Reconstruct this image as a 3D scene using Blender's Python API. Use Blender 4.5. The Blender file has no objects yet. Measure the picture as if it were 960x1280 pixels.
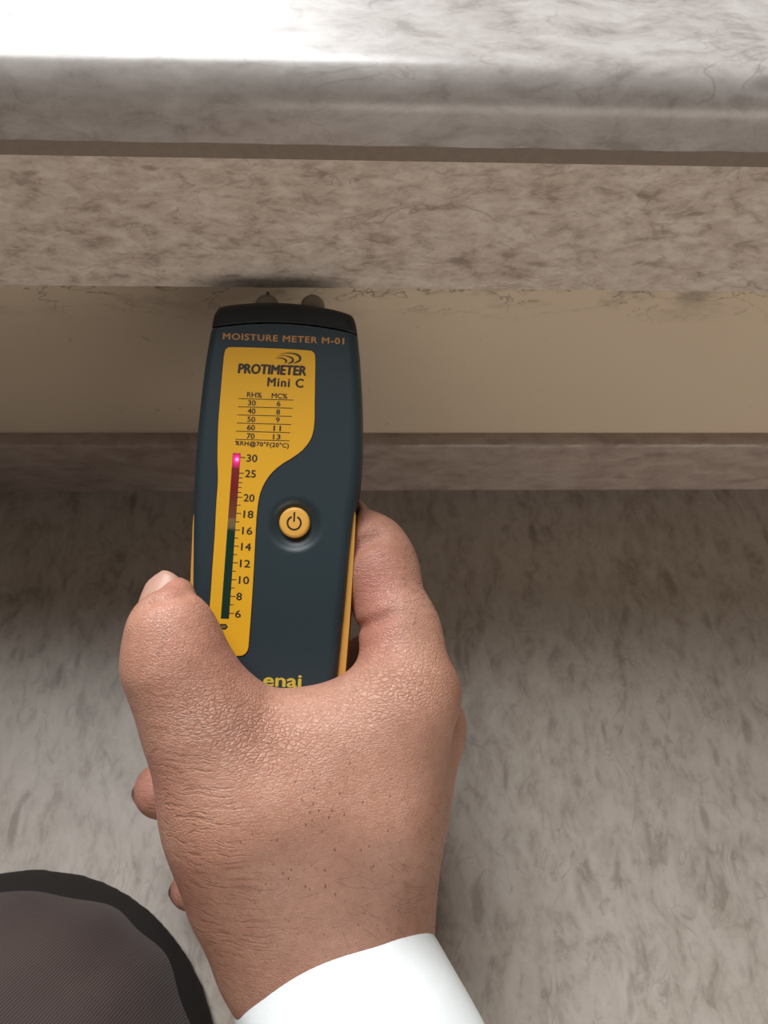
import bpy, math, random
import numpy as np
from mathutils import Vector, Matrix, noise

random.seed(7)
C = bpy.context.scene.collection
sc = bpy.context.scene
PI = math.pi

# ------------------------------------------------------------------ camera
F, W0, H0 = 1000.0, 960, 1280
YAW, ROLL, TILT = math.radians(-5.5), math.radians(4.5), math.radians(30)
ROT = (Matrix.Rotation(YAW, 3, 'Z') @ Matrix.Rotation(TILT, 3, 'X') @ Matrix.Rotation(ROLL, 3, 'Z'))

def ray(px, py):
    return ROT @ Vector(((px - W0 / 2) / F, -(py - H0 / 2) / F, -1.0))

# place the ledge, skirting and floor from a camera at the origin, then lift all by the camera height
EDGE = ray(480, 363) * 0.290
YF = EDGE.y                                   # front face of the lower stone strip
def z_on(py, y):
    d = ray(480, py); return d.z * (y / d.y)
Z_LOW = EDGE.z
Z_STRIP = z_on(196.5, YF)
YN = YF - 0.004                               # front of the polished nosing
Z_NOSE = z_on(184, YN)
NR = 0.0115
d_ = ray(480, 66); Z_TOP = d_.z * ((YN + NR) / d_.y)
YW = YF + 0.026                               # painted wall
YS = YW - 0.008                               # front of skirting
Z_SK = z_on(557, YS)
Z_FL = z_on(613, YS)
CAMH = -Z_FL
UP = Vector((0, 0, CAMH))
CAM = UP.copy()

cd = bpy.data.cameras.new('camera')
cam = bpy.data.objects.new('camera', cd); C.objects.link(cam)
cam.matrix_world = Matrix.Translation(CAM) @ ROT.to_4x4()
cd.sensor_fit = 'HORIZONTAL'; cd.sensor_width = 36.0; cd.lens = F / W0 * 36.0
cd.clip_start = 0.01; cd.clip_end = 30
cd.dof.use_dof = True; cd.dof.focus_distance = 0.262; cd.dof.aperture_fstop = 24
sc.camera = cam

# ------------------------------------------------------------------ light
wd = bpy.data.worlds.new('world'); sc.world = wd; wd.use_nodes = True
bg = wd.node_tree.nodes['Background']
bg.inputs[0].default_value = (1.0, 0.94, 0.87, 1); bg.inputs[1].default_value = 0.14

def area(name, loc, target, sx, sy, power, col):
    l = bpy.data.lights.new(name, 'AREA'); l.shape = 'RECTANGLE'; l.size = sx; l.size_y = sy
    l.energy = power; l.color = col
    o = bpy.data.objects.new(name, l); C.objects.link(o); o.location = loc
    o.rotation_euler = (Vector(target) - Vector(loc)).to_track_quat('-Z', 'Y').to_euler()
    return o
# the window above the ledge, and an added low fill from the room side behind the viewer
area('window_light', (-0.56, 1.15, 0.80), (-0.2, 0.2, 0.30), 1.15, 0.8, 2.2, (0.93, 0.99, 1.0))
area('skylight', (-0.38, 1.00, 1.38), (-0.05, 0.0, 0.10), 0.9, 1.15, 50, (0.98, 0.99, 1.0))
area('room_fill', (0.60, -1.45, 0.24), (0, 0.2, 0.18), 1.6, 0.44, 10, (1.0, 0.90, 0.80))

sc.view_settings.view_transform = 'Standard'
sc.view_settings.look = 'None'
sc.view_settings.gamma = 1.0
sc.view_settings.use_curve_mapping = False
sc.view_settings.exposure = 0.0

# ------------------------------------------------------------------ helpers
def at(px, py, depth):
    return CAM + ray(px, py) * depth

def mesh_obj(name, verts, faces, m=None, parent=None, smooth=True, mw=None):
    me = bpy.data.meshes.new(name)
    if isinstance(verts, np.ndarray) and isinstance(faces, np.ndarray):
        n, k = len(verts), faces.shape[1]
        me.vertices.add(n); me.vertices.foreach_set('co', verts.astype(np.float32).ravel())
        me.loops.add(faces.size); me.loops.foreach_set('vertex_index', faces.astype(np.int32).ravel())
        me.polygons.add(len(faces))
        me.polygons.foreach_set('loop_start', np.arange(0, faces.size, k, dtype=np.int32))
        me.update(calc_edges=True)
    else:
        me.from_pydata([tuple(v) for v in verts], [], [tuple(int(i) for i in f) for f in faces]); me.update()
    if smooth: me.polygons.foreach_set('use_smooth', [True] * len(me.polygons))
    o = bpy.data.objects.new(name, me); C.objects.link(o)
    if m: me.materials.append(m)
    if parent: o.parent = parent
    return o

def bevel(o, w, seg=2):
    b = o.modifiers.new('bevel', 'BEVEL'); b.width = w; b.segments = seg; b.limit_method = 'ANGLE'
    return o

def catmull(pts, n=8, closed=True):
    pts = [np.array(p, float) for p in pts]; N = len(pts); out = []
    rng = range(N) if closed else range(N - 1)
    for i in rng:
        g = (lambda k: pts[k % N]) if closed else (lambda k: pts[min(max(k, 0), N - 1)])
        p0, p1, p2, p3 = g(i - 1), g(i), g(i + 1), g(i + 2)
        for j in range(n):
            t = j / n
            out.append(0.5 * ((2 * p1) + (-p0 + p2) * t + (2 * p0 - 5 * p1 + 4 * p2 - p3) * t * t + (-p0 + 3 * p1 - 3 * p2 + p3) * t ** 3))
    if not closed: out.append(pts[-1])
    return np.array(out)

def surface_net(D, org, h):
    """dual mesh of the zero level of the distance grid D; returns verts, quads"""
    s = D < 0
    nx, ny, nz = D.shape
    cnt = np.zeros((nx - 1, ny - 1, nz - 1), np.float32)
    acc = np.zeros((nx - 1, ny - 1, nz - 1, 3), np.float32)
    for ax in range(3):
        a = [slice(None)] * 3; b = [slice(None)] * 3
        a[ax] = slice(0, -1); b[ax] = slice(1, None)
        A, B = D[tuple(a)], D[tuple(b)]
        cross = s[tuple(a)] != s[tuple(b)]
        t = np.where(cross, A / np.where(np.abs(A - B) < 1e-12, 1, A - B), 0)
        o1, o2 = [i for i in range(3) if i != ax]
        for i1 in (0, 1):
            for i2 in (0, 1):
                sl = [slice(None)] * 3
                n1, n2 = D.shape[o1] - 1, D.shape[o2] - 1
                sl[o1] = slice(i1, i1 + n1); sl[o2] = slice(i2, i2 + n2)
                c = cross[tuple(sl)]; tt = t[tuple(sl)]
                cnt += c
                acc[..., ax] += tt * c; acc[..., o1] += i1 * c; acc[..., o2] += i2 * c
    act = cnt > 0
    idx = -np.ones(act.shape, np.int64); idx[act] = np.arange(act.sum())
    cell = np.argwhere(act)
    V = (cell + acc[act] / cnt[act][:, None]) * h + np.array(org)
    Q = []
    for ax in range(3):
        a = [slice(None)] * 3; b = [slice(None)] * 3
        a[ax] = slice(0, -1); b[ax] = slice(1, None)
        cross = s[tuple(a)] != s[tuple(b)]
        e = np.argwhere(cross)
        o1, o2 = [(1, 2), (2, 0), (0, 1)][ax]
        ok = (e[:, o1] > 0) & (e[:, o2] > 0) & (e[:, o1] < D.shape[o1] - 1) & (e[:, o2] < D.shape[o2] - 1)
        e = e[ok]
        def g(d1, d2):
            q = e.copy(); q[:, o1] += d1; q[:, o2] += d2
            return idx[q[:, 0], q[:, 1], q[:, 2]]
        quad = np.stack([g(-1, -1), g(0, -1), g(0, 0), g(-1, 0)], 1)
        inside = s[e[:, 0], e[:, 1], e[:, 2]]
        quad[~inside] = quad[~inside][:, ::-1]
        Q.append(quad)
    Q = np.concatenate(Q); Q = Q[(Q >= 0).all(1)]
    return V, Q

def smooth_verts(V, Q, it=2, lam=0.5):
    n = len(V)
    e = np.concatenate([Q[:, [0, 1]], Q[:, [1, 2]], Q[:, [2, 3]], Q[:, [3, 0]]])
    for _ in range(it):
        S = np.zeros_like(V); c = np.zeros(n)
        for k in range(3):
            S[:, k] = np.bincount(e[:, 0], V[e[:, 1], k], n) + np.bincount(e[:, 1], V[e[:, 0], k], n)
        c = np.bincount(e[:, 0], minlength=n) + np.bincount(e[:, 1], minlength=n)
        V = V + lam * (S / np.maximum(c, 1)[:, None] - V)
    return V

def grid(lo, hi, h):
    ax = [np.arange(lo[i], hi[i] + h, h, dtype=np.float32) for i in range(3)]
    return np.meshgrid(*ax, indexing='ij')

def smin(a, b, k):
    hh = np.maximum(k - np.abs(a - b), 0) / k
    return np.minimum(a, b) - hh * hh * k * 0.25
def smax(a, b, k): return -smin(-a, -b, k)

def capsule(G, a, b, ra, rb):
    X, Y, Z = G
    a = np.array(a, np.float32); b = np.array(b, np.float32); d = b - a; L = float(d @ d) + 1e-12
    t = np.clip(((X - a[0]) * d[0] + (Y - a[1]) * d[1] + (Z - a[2]) * d[2]) / L, 0, 1)
    q = np.sqrt((X - a[0] - t * d[0]) ** 2 + (Y - a[1] - t * d[1]) ** 2 + (Z - a[2] - t * d[2]) ** 2)
    return q - (ra + (rb - ra) * t)

# ------------------------------------------------------------------ materials
class NT:
    def __init__(s, name):
        s.m = bpy.data.materials.new(name); s.m.use_nodes = True
        s.t = s.m.node_tree; s.b = s.t.nodes['Principled BSDF']
    def n(s, kind, **kw):
        nd = s.t.nodes.new(kind)
        for k, v in kw.items():
            if k.startswith('i_'):
                nd.inputs[int(k[2:]) if k[2:].isdigit() else k[2:].replace('_', ' ')].default_value = v
            else: setattr(nd, k, v)
        return nd
    def l(s, a, b): s.t.links.new(a, b)
    def math(s, op, a, b=None, clamp=False):
        nd = s.n('ShaderNodeMath', operation=op, use_clamp=clamp)
        for i, v in enumerate((a, b)):
            if v is None: continue
            if isinstance(v, (int, float)): nd.inputs[i].default_value = v
            else: s.l(v, nd.inputs[i])
        return nd.outputs[0]
    def ramp(s, fac, stops, interp='LINEAR'):
        nd = s.n('ShaderNodeValToRGB'); cr = nd.color_ramp; cr.interpolation = interp
        while len(cr.elements) < len(stops): cr.elements.new(0.5)
        for e, (p, c) in zip(cr.elements, stops):
            e.position = p; e.color = (c, c, c, 1) if isinstance(c, (int, float)) else (*c, 1)
        s.l(fac, nd.inputs[0]); return nd.outputs[0]
    def mix(s, fac, a, b, mode='MIX'):
        nd = s.n('ShaderNodeMix', data_type='RGBA', blend_type=mode)
        for i, v in ((0, fac), (6, a), (7, b)):
            if isinstance(v, (int, float)): nd.inputs[i].default_value = v
            elif isinstance(v, tuple): nd.inputs[i].default_value = (*v, 1)
            else: s.l(v, nd.inputs[i])
        return nd.outputs[2]
    def noise(s, vec, scale, detail=4, rough=0.5, dist=0.0, out=0):
        nd = s.n('ShaderNodeTexNoise'); s.l(vec, nd.inputs['Vector'])
        nd.inputs['Scale'].default_value = scale; nd.inputs['Detail'].default_value = detail
        nd.inputs['Roughness'].default_value = rough; nd.inputs['Distortion'].default_value = dist
        return nd.outputs[out]
    def mapping(s, vec, rot=(0, 0, 0), scale=(1, 1, 1), loc=(0, 0, 0)):
        nd = s.n('ShaderNodeMapping'); s.l(vec, nd.inputs[0])
        nd.inputs['Location'].default_value = loc; nd.inputs['Rotation'].default_value = rot; nd.inputs['Scale'].default_value = scale
        return nd.outputs[0]
    def bump(s, h, strength, dist, normal=None):
        nd = s.n('ShaderNodeBump'); nd.inputs['Strength'].default_value = strength; nd.inputs['Distance'].default_value = dist
        s.l(h, nd.inputs['Height'])
        if normal is not None: s.l(normal, nd.inputs['Normal'])
        return nd.outputs[0]
    def set(s, **kw):
        for k, v in kw.items():
            k = k.replace('_', ' ')
            if isinstance(v, (int, float)): s.b.inputs[k].default_value = v
            elif isinstance(v, tuple): s.b.inputs[k].default_value = (*v, 1) if len(v) == 3 else v
            else: s.l(v, s.b.inputs[k])
        return s.m

def plain(name, col, rough=0.5, var=0.06, scale=400, bump=0.0, **kw):
    t = NT(name); co = t.n('ShaderNodeTexCoord').outputs['Object']
    nz = t.noise(co, scale, 3)
    c = t.mix(t.math('MULTIPLY', nz, var * 2), col, tuple(x * 0.4 for x in col))
    t.set(Base_Color=c, Roughness=rough, **kw)
    if bump: t.set(Normal=t.bump(nz, bump, 0.0004))
    return t.m

def marble(name, base, light, dark, stroke_ax, rough=0.35, bump=0.0, fleck=1.0, lm=0.8, S=1.0, cloud=0.5, rot=(0, 0, 0)):
    """fossil marble: clouded ground, pale shells and thin dark wisps lying mostly along one axis"""
    t = NT(name); co = t.n('ShaderNodeTexCoord').outputs['Object']
    co = t.mapping(co, rot=rot)
    warp = t.n('ShaderNodeVectorMath', operation='SCALE'); t.l(t.noise(co, 22 * S, 3, out=1), warp.inputs[0]); warp.inputs['Scale'].default_value = 0.013 / S
    wv = t.n('ShaderNodeVectorMath', operation='ADD'); t.l(co, wv.inputs[0]); t.l(warp.outputs[0], wv.inputs[1]); wv = wv.outputs[0]
    sm = [1, 1, 1]
    sm = tuple(0.5 if i == stroke_ax else 1.0 for i in range(3))
    mv = t.mapping(wv, scale=sm)
    c1 = t.noise(co, 14 * S, 5, 0.55)
    c2 = t.noise(mv, 105 * S, 6, 0.66, 0.35)
    c3 = t.noise(mv, 230 * S, 4, 0.6)
    col = t.mix(t.ramp(c1, [(0.3, 0.0), (0.7, cloud)]), base, light)
    col = t.mix(t.ramp(c2, [(0.46, 0.0), (0.62, lm)]), col, light)
    col = t.mix(t.ramp(c2, [(0.34, 0.6 * fleck), (0.45, 0.0)]), col, dark)
    col = t.mix(t.ramp(c3, [(0.30, 0.35 * fleck), (0.48, 0.0)]), col, dark)
    # pale elongated shells and dark strokes
    for k, (sc_, th, r, tint, off, amt, an) in enumerate(((70, 0.70, 0.22, dark, 0.0, 0.75, 0.5), (120, 0.72, 0.24, dark, 3.1, 0.6, -0.4), (55, 0.75, 0.34, light, 7.7, 0.6, 0.15), (40, 0.8, 0.13, dark, 5.3, 0.8, -0.15))):
        v = t.n('ShaderNodeTexVoronoi'); r3 = [0, 0, 0]; r3[2 if stroke_ax != 2 else 1] = an
        sv = tuple(0.27 if i == stroke_ax else 1.0 for i in range(3))
        t.l(t.mapping(wv, rot=tuple(r3), scale=sv, loc=(off, off, off)), v.inputs['Vector']); v.inputs['Scale'].default_value = sc_ * S
        pick = t.ramp(t.n('ShaderNodeSeparateColor').outputs[0], [(th, 0.0), (th + 0.05, 1.0)])
        sep = pick.node.inputs[0].links[0].from_node; t.l(v.outputs['Color'], sep.inputs[0])
        blob = t.ramp(v.outputs['Distance'], [(r * 0.5, 1.0), (r, 0.0)])
        col = t.mix(t.math('MULTIPLY', t.math('MULTIPLY', pick, blob), amt * fleck), col, tint)
    # thin curling seams, present only in patches
    for sc_, off, w_, amt in ((26, 0.0, 0.010, 0.55), (48, 4.0, 0.014, 0.45), (60, 9.0, 0.012, 0.4)):
        vn = t.noise(t.mapping(mv, loc=(off, off, off)), sc_ * S, 3, 0.5, 0.8)
        line = t.ramp(t.math('ABSOLUTE', t.math('SUBTRACT', vn, 0.5)), [(0.0, 1.0), (w_, 0.0)])
        msk = t.ramp(t.noise(t.mapping(co, loc=(off, 3, 1)), 40 * S, 2), [(0.52, 0.0), (0.62, 1.0)])
        col = t.mix(t.math('MULTIPLY', t.math('MULTIPLY', line, msk), amt * fleck), col, dark)
    t.set(Base_Color=col, Roughness=rough)
    if bump: t.set(Normal=t.bump(t.math('ADD', c3, c2), bump, 0.0006))
    return t.m

M_NOSE = marble('polished_marble', (0.33, 0.30, 0.28), (0.45, 0.42, 0.40), (0.14, 0.12, 0.105), 0, rough=0.27, fleck=0.7, bump=0.05)
M_STRIP = marble('sawn_marble', (0.50, 0.41, 0.34), (0.70, 0.62, 0.54), (0.20, 0.145, 0.11), 0, rough=0.75, bump=0.6, S=1.7, fleck=0.9)
M_SKIRT = marble('skirting_marble', (0.34, 0.26, 0.22), (0.46, 0.38, 0.33), (0.17, 0.12, 0.10), 0, rough=0.4, fleck=0.6)
M_FLOOR = marble('floor_marble', (0.35, 0.30, 0.25), (0.50, 0.45, 0.40), (0.15, 0.115, 0.085), 1, rough=0.42, fleck=0.75, S=1.05, lm=0.5)
M_JOINT = plain('stone_joint_filler', (0.27, 0.215, 0.17), 0.9, 0.25, 300, 0.6)

def wall_mat():
    t = NT('cream_wall_paint'); co = t.n('ShaderNodeTexCoord').outputs['Object']
    sep = t.n('ShaderNodeSeparateXYZ'); t.l(co, sep.inputs[0]); z = sep.outputs[2]
    base = t.mix(t.noise(co, 9, 3), (0.64, 0.52, 0.38), (0.70, 0.58, 0.44))
    # grey plaster smears and hairline cracks just under the stone, and a few scuffs lower down
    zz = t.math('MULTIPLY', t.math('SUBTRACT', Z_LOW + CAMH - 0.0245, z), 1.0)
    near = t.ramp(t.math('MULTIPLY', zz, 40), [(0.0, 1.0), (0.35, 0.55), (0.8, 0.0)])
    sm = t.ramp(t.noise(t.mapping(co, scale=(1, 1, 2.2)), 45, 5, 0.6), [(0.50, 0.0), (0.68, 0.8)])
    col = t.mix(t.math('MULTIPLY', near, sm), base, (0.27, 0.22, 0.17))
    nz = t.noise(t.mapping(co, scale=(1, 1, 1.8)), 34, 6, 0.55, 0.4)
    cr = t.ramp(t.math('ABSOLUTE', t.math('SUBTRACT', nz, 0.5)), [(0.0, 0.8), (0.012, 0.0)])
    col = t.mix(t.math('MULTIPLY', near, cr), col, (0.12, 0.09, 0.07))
    sp = t.ramp(t.noise(co, 120, 3, 0.6), [(0.69, 0.0), (0.74, 0.35)])
    col = t.mix(sp, col, (0.25, 0.19, 0.14))
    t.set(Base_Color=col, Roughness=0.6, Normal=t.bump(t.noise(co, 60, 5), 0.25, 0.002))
    return t.m
M_WALL = wall_mat()

# ------------------------------------------------------------------ setting
XL, XR = -0.75, 0.85
def struct(o, label=None):
    o['kind'] = 'structure'
    if label: o['label'] = label
    return o

def extrude_profile(name, prof, m, x0=XL, x1=XR, nx=400, rough=0.0, closed=True, smooth=True):
    """a profile of (y, z, roughness) points swept along x, its chipped edges displaced"""
    xs = np.linspace(x0, x1, nx); n = len(prof); V = []; Fc = []
    for x in xs:
        for (y, z, r) in prof:
            if r:
                a = noise.noise(Vector((x * 90, y * 60, z * 60))) + 0.6 * noise.noise(Vector((x * 330, y * 200, z * 200)))
                b = noise.noise(Vector((x * 110, y * 60 + 9, z * 60))) + 0.5 * noise.noise(Vector((x * 410, y * 200, z * 200 + 5)))
                y += a * r; z += b * r
            V.append((x, y, z))
    for i in range(nx - 1):
        for j in range(n if closed else n - 1):
            k = (j + 1) % n
            Fc.append((i * n + j, i * n + k, (i + 1) * n + k, (i + 1) * n + j))
    if closed:
        Fc.append(tuple(range(n - 1, -1, -1))); Fc.append(tuple((nx - 1) * n + j for j in range(n)))
    o = mesh_obj(name, V, Fc, m, smooth=smooth)
    if smooth: o.data.set_sharp_from_angle(angle=0.5)
    return o

zt, zn, zs, zl = (v + CAMH for v in (Z_TOP, Z_NOSE, Z_STRIP, Z_LOW))
zk = Z_SK + CAMH
YB = YW + 0.42
# polished nosing slab
NZ = 0.0138
pr = [(YB, zn, 0), (YB, zt, 0)]
for k in range(21):
    a = PI / 2 * k / 20
    pr.append((YN + NR - NR * math.sin(a), zt - NZ + NZ * math.cos(a), 0))
nz_ = 3
for k in range(1, nz_): pr.append((YN, zt - NZ - (zt - NZ - zn - 0.0004) * k / nz_, 0.00008))
pr += [(YN, zn + 0.0004, 0.00025), (YN + 0.0006, zn, 0.0003), (YN + 0.003, zn, 0)]
struct(extrude_profile('trim_1', pr, M_NOSE, nx=500), 'polished marble ledge slab with rounded front nosing')
# recessed joint
struct(extrude_profile('trim_2', [(YF - 0.0008, zs - 0.0007, 0), (YW + 0.2, zs - 0.0007, 0), (YW + 0.2, zn - 0.0001, 0), (YF - 0.0008, zn - 0.0001, 0)], M_JOINT, nx=2, smooth=False), 'dark recessed joint between the two ledge slabs')
# sawn strip under it
pr = [(YW + 0.0, zl, 0), (YW + 0.0, zs - 0.0002, 0), (YF + 0.004, zs - 0.0002, 0.0002), (YF + 0.0013, zs - 0.0002, 0.0007), (YF + 0.0002, zs - 0.0010, 0.0007)]
for k in range(1, 22): pr.append((YF, zs - 0.0012 + (zl + 0.001 - zs + 0.0012) * k / 22, 0.00022))
pr += [(YF + 0.0002, zl + 0.0008, 0.00025), (YF + 0.001, zl, 0.00028), (YF + 0.004, zl, 0)]
struct(extrude_profile('trim_3', pr, M_STRIP, nx=900), 'rough sawn marble strip under the polished ledge slab')
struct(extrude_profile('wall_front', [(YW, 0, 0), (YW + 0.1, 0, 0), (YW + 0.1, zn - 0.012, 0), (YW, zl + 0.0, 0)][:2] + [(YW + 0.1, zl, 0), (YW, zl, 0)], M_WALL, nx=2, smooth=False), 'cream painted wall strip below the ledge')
# skirting
pr = [(YW - 0.0001, 0, 0), (YW - 0.0001, zk, 0), (YS + 0.002, zk + 0.0001, 0.0003), (YS + 0.0008, zk - 0.0004, 0.0004), (YS, zk - 0.0015, 0.0003)]
for k in range(1, 8): pr.append((YS, (zk - 0.0015) * (1 - k / 8), 0.00005))
pr += [(YS, 0.0, 0)]
struct(extrude_profile('baseboard_front', pr, M_SKIRT, nx=500), 'low brown marble skirting strip along the floor')
fl = mesh_obj('floor', [(XL, -1.0, -0.02), (XR, -1.0, -0.02), (XR, YW + 0.05, -0.02), (XL, YW + 0.05, -0.02), (XL, -1.0, 0), (XR, -1.0, 0), (XR, YW + 0.05, 0), (XL, YW + 0.05, 0)],
              [(3, 2, 1, 0), (4, 5, 6, 7), (0, 1, 5, 4), (1, 2, 6, 5), (2, 3, 7, 6), (3, 0, 4, 7)], M_FLOOR, smooth=False)
struct(fl, 'beige marble floor with wispy brown flecks')

# ------------------------------------------------------------------ moisture meter
TW = math.radians(2.9)          # lean of the meter in view
TP = math.radians(3.5)          # its head dips away from the viewer
MR = ROT.to_4x4() @ Matrix.Rotation(-TW, 4, 'Z') @ Matrix.Rotation(-TP, 4, 'X')
MO = at(345, 640, 0.270)
MM = Matrix.Translation(MO) @ MR
MI = MM.inverted()
CI = MI @ CAM
def loc(px, py, w=0.0):
    d = (MI.to_3x3() @ ray(px, py)); t = (w - CI.z) / d.z
    p = CI + d * t
    return (p.x, p.y)
def locs(pts, w=0.0): return np.array([loc(x, y, w) for x, y in pts])

meter = bpy.data.objects.new('moisture_meter', None); C.objects.link(meter)
meter.matrix_world = MM; meter.empty_display_size = 0.02
meter['label'] = 'dark blue and yellow handheld moisture meter with lit scale and two pins'
meter['category'] = 'meter'

TH = 0.030
body_px = [(273, 393), (278, 387.5), (300, 384), (335, 382), (372, 383.5), (410, 389), (436, 396), (443, 402), (447, 420), (450, 460), (452, 505), (452, 560), (449, 605), (443.5, 640), (437.5, 690), (432, 750), (427, 800), (421, 860), (414, 920), (402, 975), (350, 992), (292, 982), (258, 930), (247, 870), (244.5, 800), (244, 740), (244.5, 690), (245, 640), (247, 580), (252, 520), (259, 460), (267, 412), (270, 398)]
W_SIL = -0.006
outline = catmull(locs(body_px, W_SIL), 6)

def poly_sd(P, X, Y):
    d2 = np.full(X.shape, 1e9, np.float32); ins = np.zeros(X.shape, bool); n = len(P)
    for i in range(n):
        a, b = P[i], P[(i + 1) % n]; e = b - a; wx, wy = X - a[0], Y - a[1]
        t = np.clip((wx * e[0] + wy * e[1]) / (e @ e), 0, 1)
        d2 = np.minimum(d2, (wx - t * e[0]) ** 2 + (wy - t * e[1]) ** 2)
        c = (a[1] <= Y) != (b[1] <= Y)
        xi = a[0] + (Y - a[1]) / (e[1] if abs(e[1]) > 1e-12 else 1e-12) * e[0]
        ins ^= c & (X < xi)
    return np.where(ins, -1, 1) * np.sqrt(d2)

hM = 0.0006
lo = (outline[:, 0].min() - 0.003, outline[:, 1].min() - 0.003, -TH - 0.003)
hi = (outline[:, 0].max() + 0.003, outline[:, 1].max() + 0.003, 0.003)
ax = [np.arange(lo[i], hi[i] + hM, hM, dtype=np.float32) for i in range(3)]
X2, Y2 = np.meshgrid(ax[0], ax[1], indexing='ij')
S2 = poly_sd(outline, X2, Y2)
X, Y, Z = np.meshgrid(*ax, indexing='ij')
def body_sdf(S2e, X, Y, Z):
    r = 0.0034
    qx = S2e[:, :, None] + r; qz = np.abs(Z + TH / 2) - TH / 2 + r
    return np.sqrt(np.maximum(qx, 0) ** 2 + np.maximum(qz, 0) ** 2) + np.minimum(np.maximum(qx, qz), 0) - r
DB = body_sdf(S2, X, Y, Z)
bc = loc(369, 656); dr, dd = 0.0086, 0.0034
DR = (dr * dr + dd * dd) / (2 * dd)
dish = np.sqrt((X - bc[0]) ** 2 + (Y - bc[1]) ** 2 + (Z - (DR - dd)) ** 2) - DR
vs = loc(360, 404)[1]
seam = vs - 0.0 + 12.0 * (X - 0.0) ** 2 * -0.35
D1 = smax(smax(DB, -dish, 0.0007), Y - seam, 0.0003)
D2 = smax(DB, seam + 0.00012 - Y, 0.0003)

def plastic(name, col, rough, var, fine=2600, bump=0.25):
    t = NT(name); co = t.n('ShaderNodeTexCoord').outputs['Object']
    nz = t.noise(co, fine, 2, 0.6)
    c = t.mix(t.ramp(nz, [(0.35, 0.0), (0.75, var)]), col, tuple(min(1, x * 1.7 + 0.01) for x in col))
    t.set(Base_Color=c, Roughness=rough, Normal=t.bump(nz, bump, 0.0002)); return t.m
M_BODY = plastic('slate_blue_plastic', (0.014, 0.027, 0.034), 0.45, 0.5)
M_HEAD = plastic('black_plastic', (0.0045, 0.005, 0.0055), 0.5, 0.3)
V, Q = surface_net(D1, lo, hM); mesh_obj('body_shell', smooth_verts(V, Q, 1), Q, M_BODY, meter)
V, Q = surface_net(D2, lo, hM); o = mesh_obj('head_cap', smooth_verts(V, Q, 1), Q, M_HEAD, meter); o['label'] = 'black end cap holding the two pins'

def prism(name, P, z0, z1, m, parent=meter, bev=0.0, seg=2):
    n = len(P); V = [(x, y, z0) for x, y in P] + [(x, y, z1) for x, y in P]
    a = sum(P[i][0] * P[(i + 1) % n][1] - P[(i + 1) % n][0] * P[i][1] for i in range(n))
    if a < 0: V = V[:n][::-1] + V[n:][::-1]
    Fc = [tuple(range(n, 2 * n)), tuple(range(n - 1, -1, -1))] + [(i, (i + 1) % n, n + (i + 1) % n, n + i) for i in range(n)]
    o = mesh_obj(name, V, Fc, m, parent, smooth=False)
    if bev: bevel(o, bev, seg)
    return o

M_YEL = plain('yellow_label_film', (0.80, 0.41, 0.010), 0.5, 0.04, 300)
M_INK = plain('dark_label_ink', (0.035, 0.022, 0.012), 0.5, 0.1)
M_GRIP = plain('amber_rubber', (0.72, 0.36, 0.07), 0.5, 0.06)
M_BTN = plain('amber_button_rubber', (0.80, 0.42, 0.07), 0.45, 0.05)
M_ORINK = plain('orange_print', (0.55, 0.25, 0.06), 0.5, 0.1)
M_METAL = plain('dull_pin_metal', (0.26, 0.22, 0.17), 0.45, 0.1, 300, Metallic=0.3)
M_COLLAR = plain('grey_pin_collar', (0.30, 0.25, 0.19), 0.4, 0.15, 500, Metallic=0.2)

lab_px = [(284, 435.5), (292, 434), (340, 435.5), (384, 438), (391, 440), (394, 446), (394, 470), (393.5, 505), (393, 530), (389, 548), (379, 562), (366, 572), (353, 580), (341, 590), (332, 602), (325, 618), (321.5, 640), (319.5, 670), (317.5, 710), (314.5, 760), (311.5, 800), (310, 812), (305, 818.5), (297, 820), (272, 820), (262, 816), (258, 806), (260, 780), (263, 750), (266, 705), (268.5, 670), (270.5, 630), (272.5, 600), (272, 570), (273, 530), (276, 490), (279, 455), (281, 440)]
label = prism('label_panel', catmull(locs(lab_px), 5), -0.0004, 0.00030, M_YEL, bev=0.0001, seg=1)
label['label'] = 'yellow scale panel with dark print'
# thin dark groove round the label
rim = catmull(locs(lab_px), 5); cen = rim.mean(0)
tn = np.roll(rim, -1, 0) - np.roll(rim, 1, 0); nr = np.stack([tn[:, 1], -tn[:, 0]], 1); nr /= np.linalg.norm(nr, axis=1)[:, None]
if ((rim + nr * 1e-3 - cen) ** 2).sum() < ((rim - cen) ** 2).sum(): nr = -nr
prism('label_rim', rim + nr * 0.00022, -0.0003, 0.00010, plain('black_rim', (0.01, 0.01, 0.01), 0.5), meter)

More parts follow.
